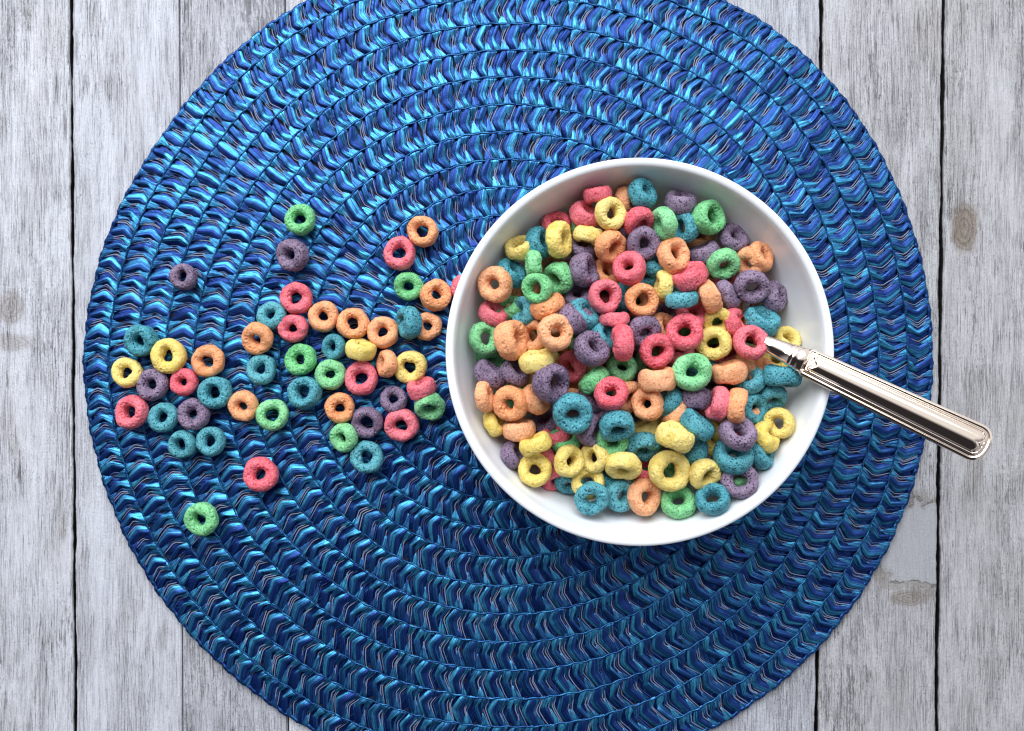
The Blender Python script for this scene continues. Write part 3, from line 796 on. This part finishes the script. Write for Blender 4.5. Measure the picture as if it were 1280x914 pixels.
x0 = 44.0; xe = Ls
def halfw(x):
    t = (x - x0) / (xe - x0)
    return 16.2 + 4.4 * t ** 0.9
nx, ny = 640, 125
xs = x0 + (xe - x0) * (0.5 - 0.5 * np.cos(np.linspace(0, math.pi, nx))) 
def outline_w(x):
    w = halfw(x)
    rs, re = 7.0, 17.0
    a = np.clip((x0 + rs - x) / rs, 0, 1); b = np.clip((x - (xe - re)) / re, 0, 1)
    return w * np.maximum((1 - a ** 2.6), 0) ** (1 / 2.6) * np.maximum((1 - b ** 2.3), 0) ** (1 / 2.3)
ow = outline_w(xs)
poly = np.vstack([np.stack([xs, ow], 1), np.stack([xs[::-1], -ow[::-1]], 1)])
vv = np.sin(np.linspace(-math.pi / 2, math.pi / 2, ny))
XX = np.repeat(xs[:, None], ny, 1); dj = np.concatenate([[0, 0.12, 0.25, 0.38], np.linspace(0.6, 9.6, 44)])
sc_w = np.minimum(1, ow / 15.0)[:, None]
yo = np.maximum(ow[:, None] - dj[None, :] * sc_w, 0)
yi = np.linspace(1, -1, 42)[None, 1:-1] * yo[:, -1:]
YY = np.concatenate([yo, yi, -yo[:, ::-1]], 1)[:, ::-1]
ny = YY.shape[1]; XX = np.repeat(xs[:, None], ny, 1)
from mathutils.kdtree import KDTree
seg = np.diff(np.vstack([poly, poly[:1]]), axis=0); dense = []
for p_, g_ in zip(poly, seg):
    k_ = max(1, int(np.hypot(*g_) / 0.12))
    dense.append(p_ + g_ * (np.arange(k_) / k_)[:, None])
dense = np.concatenate(dense)
kd = KDTree(len(dense))
for k_, p_ in enumerate(dense): kd.insert((p_[0], p_[1], 0), k_)
kd.balance()
dist = np.array([kd.find((x_, y_, 0))[2] for x_, y_ in zip(XX.ravel(), YY.ravel())])
d = dist.reshape(nx, ny)
def sst(a, b, x):
    t = np.clip((x - a) / (b - a), 0, 1); return t * t * (3 - 2 * t)
WW = halfw(XX)
h = 3.0 * sst(0, 0.35, d) + 6.2 * (1 - (1 - np.clip(d / WW, 0, 1)) ** 2)
h += 0.25 * np.exp(-((d - 2.4) / 1.5) ** 2) - 1.6 * np.exp(-((d - 4.7) / 1.3) ** 2) - 0.50 * np.exp(-((d - 8.4) / 0.85) ** 2)
# centre panel, a long dome ending in an ogee
tipd = (xe - XX) - 14.5 + 4.0 * np.abs(np.sin(np.clip(YY / 10.0, -1, 1) * math.pi))
std = (XX - x0) - 8.5 - 6.5 * np.exp(-(YY / 5.5) ** 2)
pd = np.minimum(d - 8.2, np.minimum(tipd, std))
pw = np.maximum(halfw(XX) - 7.6, 1)
dome_h = 6.6 * np.sqrt(np.clip(1 - np.clip(np.abs(YY) / pw, 0, 1) ** 2, 0, 1))
h += 0.16 * dome_h * sst(0, 2.6, pd) + 0.9 * sst(0, 1.6, pd)
inb = sst(7.2, 9.0, d)
h += inb * (-0.45 * np.exp(-((pd + 0.9) / 0.8) ** 2) - 0.3 * np.exp(-((pd + 3.6) / 0.9) ** 2))
h[:, 0] = h[:, -1] = 0; h[0, :] = h[-1, :] = 0
top = np.stack([XX, YY, h], -1).reshape(-1, 3)
hb = -6.5 * np.sqrt(np.clip(1 - (1 - np.clip(d / 12.0, 0, 1)) ** 2, 0, 1))
bot = np.stack([XX, YY, hb - 0.02], -1).reshape(-1, 3)
i, j = np.meshgrid(np.arange(nx - 1), np.arange(ny - 1), indexing='ij')
qa = np.stack([i * ny + j, (i + 1) * ny + j, (i + 1) * ny + j + 1, i * ny + j + 1], -1).reshape(-1, 4)
obj('handle', mesh_from('handle', np.vstack([top, bot]), None, True, np.vstack([qa, qa[:, ::-1] + nx * ny])), nsil.m, spoon)
# scrolls where the handle meets the collar
for sgn in (1, -1):
    pts_ = []
    for t in np.linspace(0, 1, 40):
        a = t * 2.3 * math.pi; rr_ = 3.7 * (1 - 0.72 * t)
        pts_.append((x0 + 11.5 + rr_ * math.cos(a + 0.6), sgn * (4.4 + rr_ * math.sin(a + 0.6)), 7.9 + 1.0 * t))
    pts_ = np.array(pts_); tg = np.gradient(pts_, axis=0); tg /= np.linalg.norm(tg, axis=1, keepdims=True)
    sd = np.cross(tg, (0, 0, 1.0)); sd /= np.linalg.norm(sd, axis=1, keepdims=True); up = np.cross(sd, tg)
    tv = []
    for m in range(8):
        a = m * math.pi / 4
        tv.append(pts_ + 0.85 * (sd * math.cos(a) + up * math.sin(a)))
    tv = np.stack(tv, 1).reshape(-1, 3)
    tq = [(r_ * 8 + m, r_ * 8 + (m + 1) % 8, (r_ + 1) * 8 + (m + 1) % 8, (r_ + 1) * 8 + m) for r_ in range(39) for m in range(8)]
    obj('scroll', mesh_from('scroll', tv, None, True, tq), nsil.m, spoon)
# the bowl of the spoon, buried in the cereal
n1, n2 = 40, 24
sv = []
for a in np.linspace(0, 2 * math.pi, n1, endpoint=False):
    for t in np.linspace(0.02, 1, n2):
        sv.append((-78 + 56 * t * math.cos(a), 33 * t * math.sin(a) * (1 - 0.18 * math.cos(a)), -34 + 16 * t * t + (14 * max(0, math.cos(a)) * t ** 2)))
sq = [(a * n2 + t, ((a + 1) % n1) * n2 + t, ((a + 1) % n1) * n2 + t + 1, a * n2 + t + 1) for a in range(n1) for t in range(n2 - 1)]
so = obj('spoon_bowl', mesh_from('spoon_bowl', sv, None, True, sq), nsil.m, spoon)
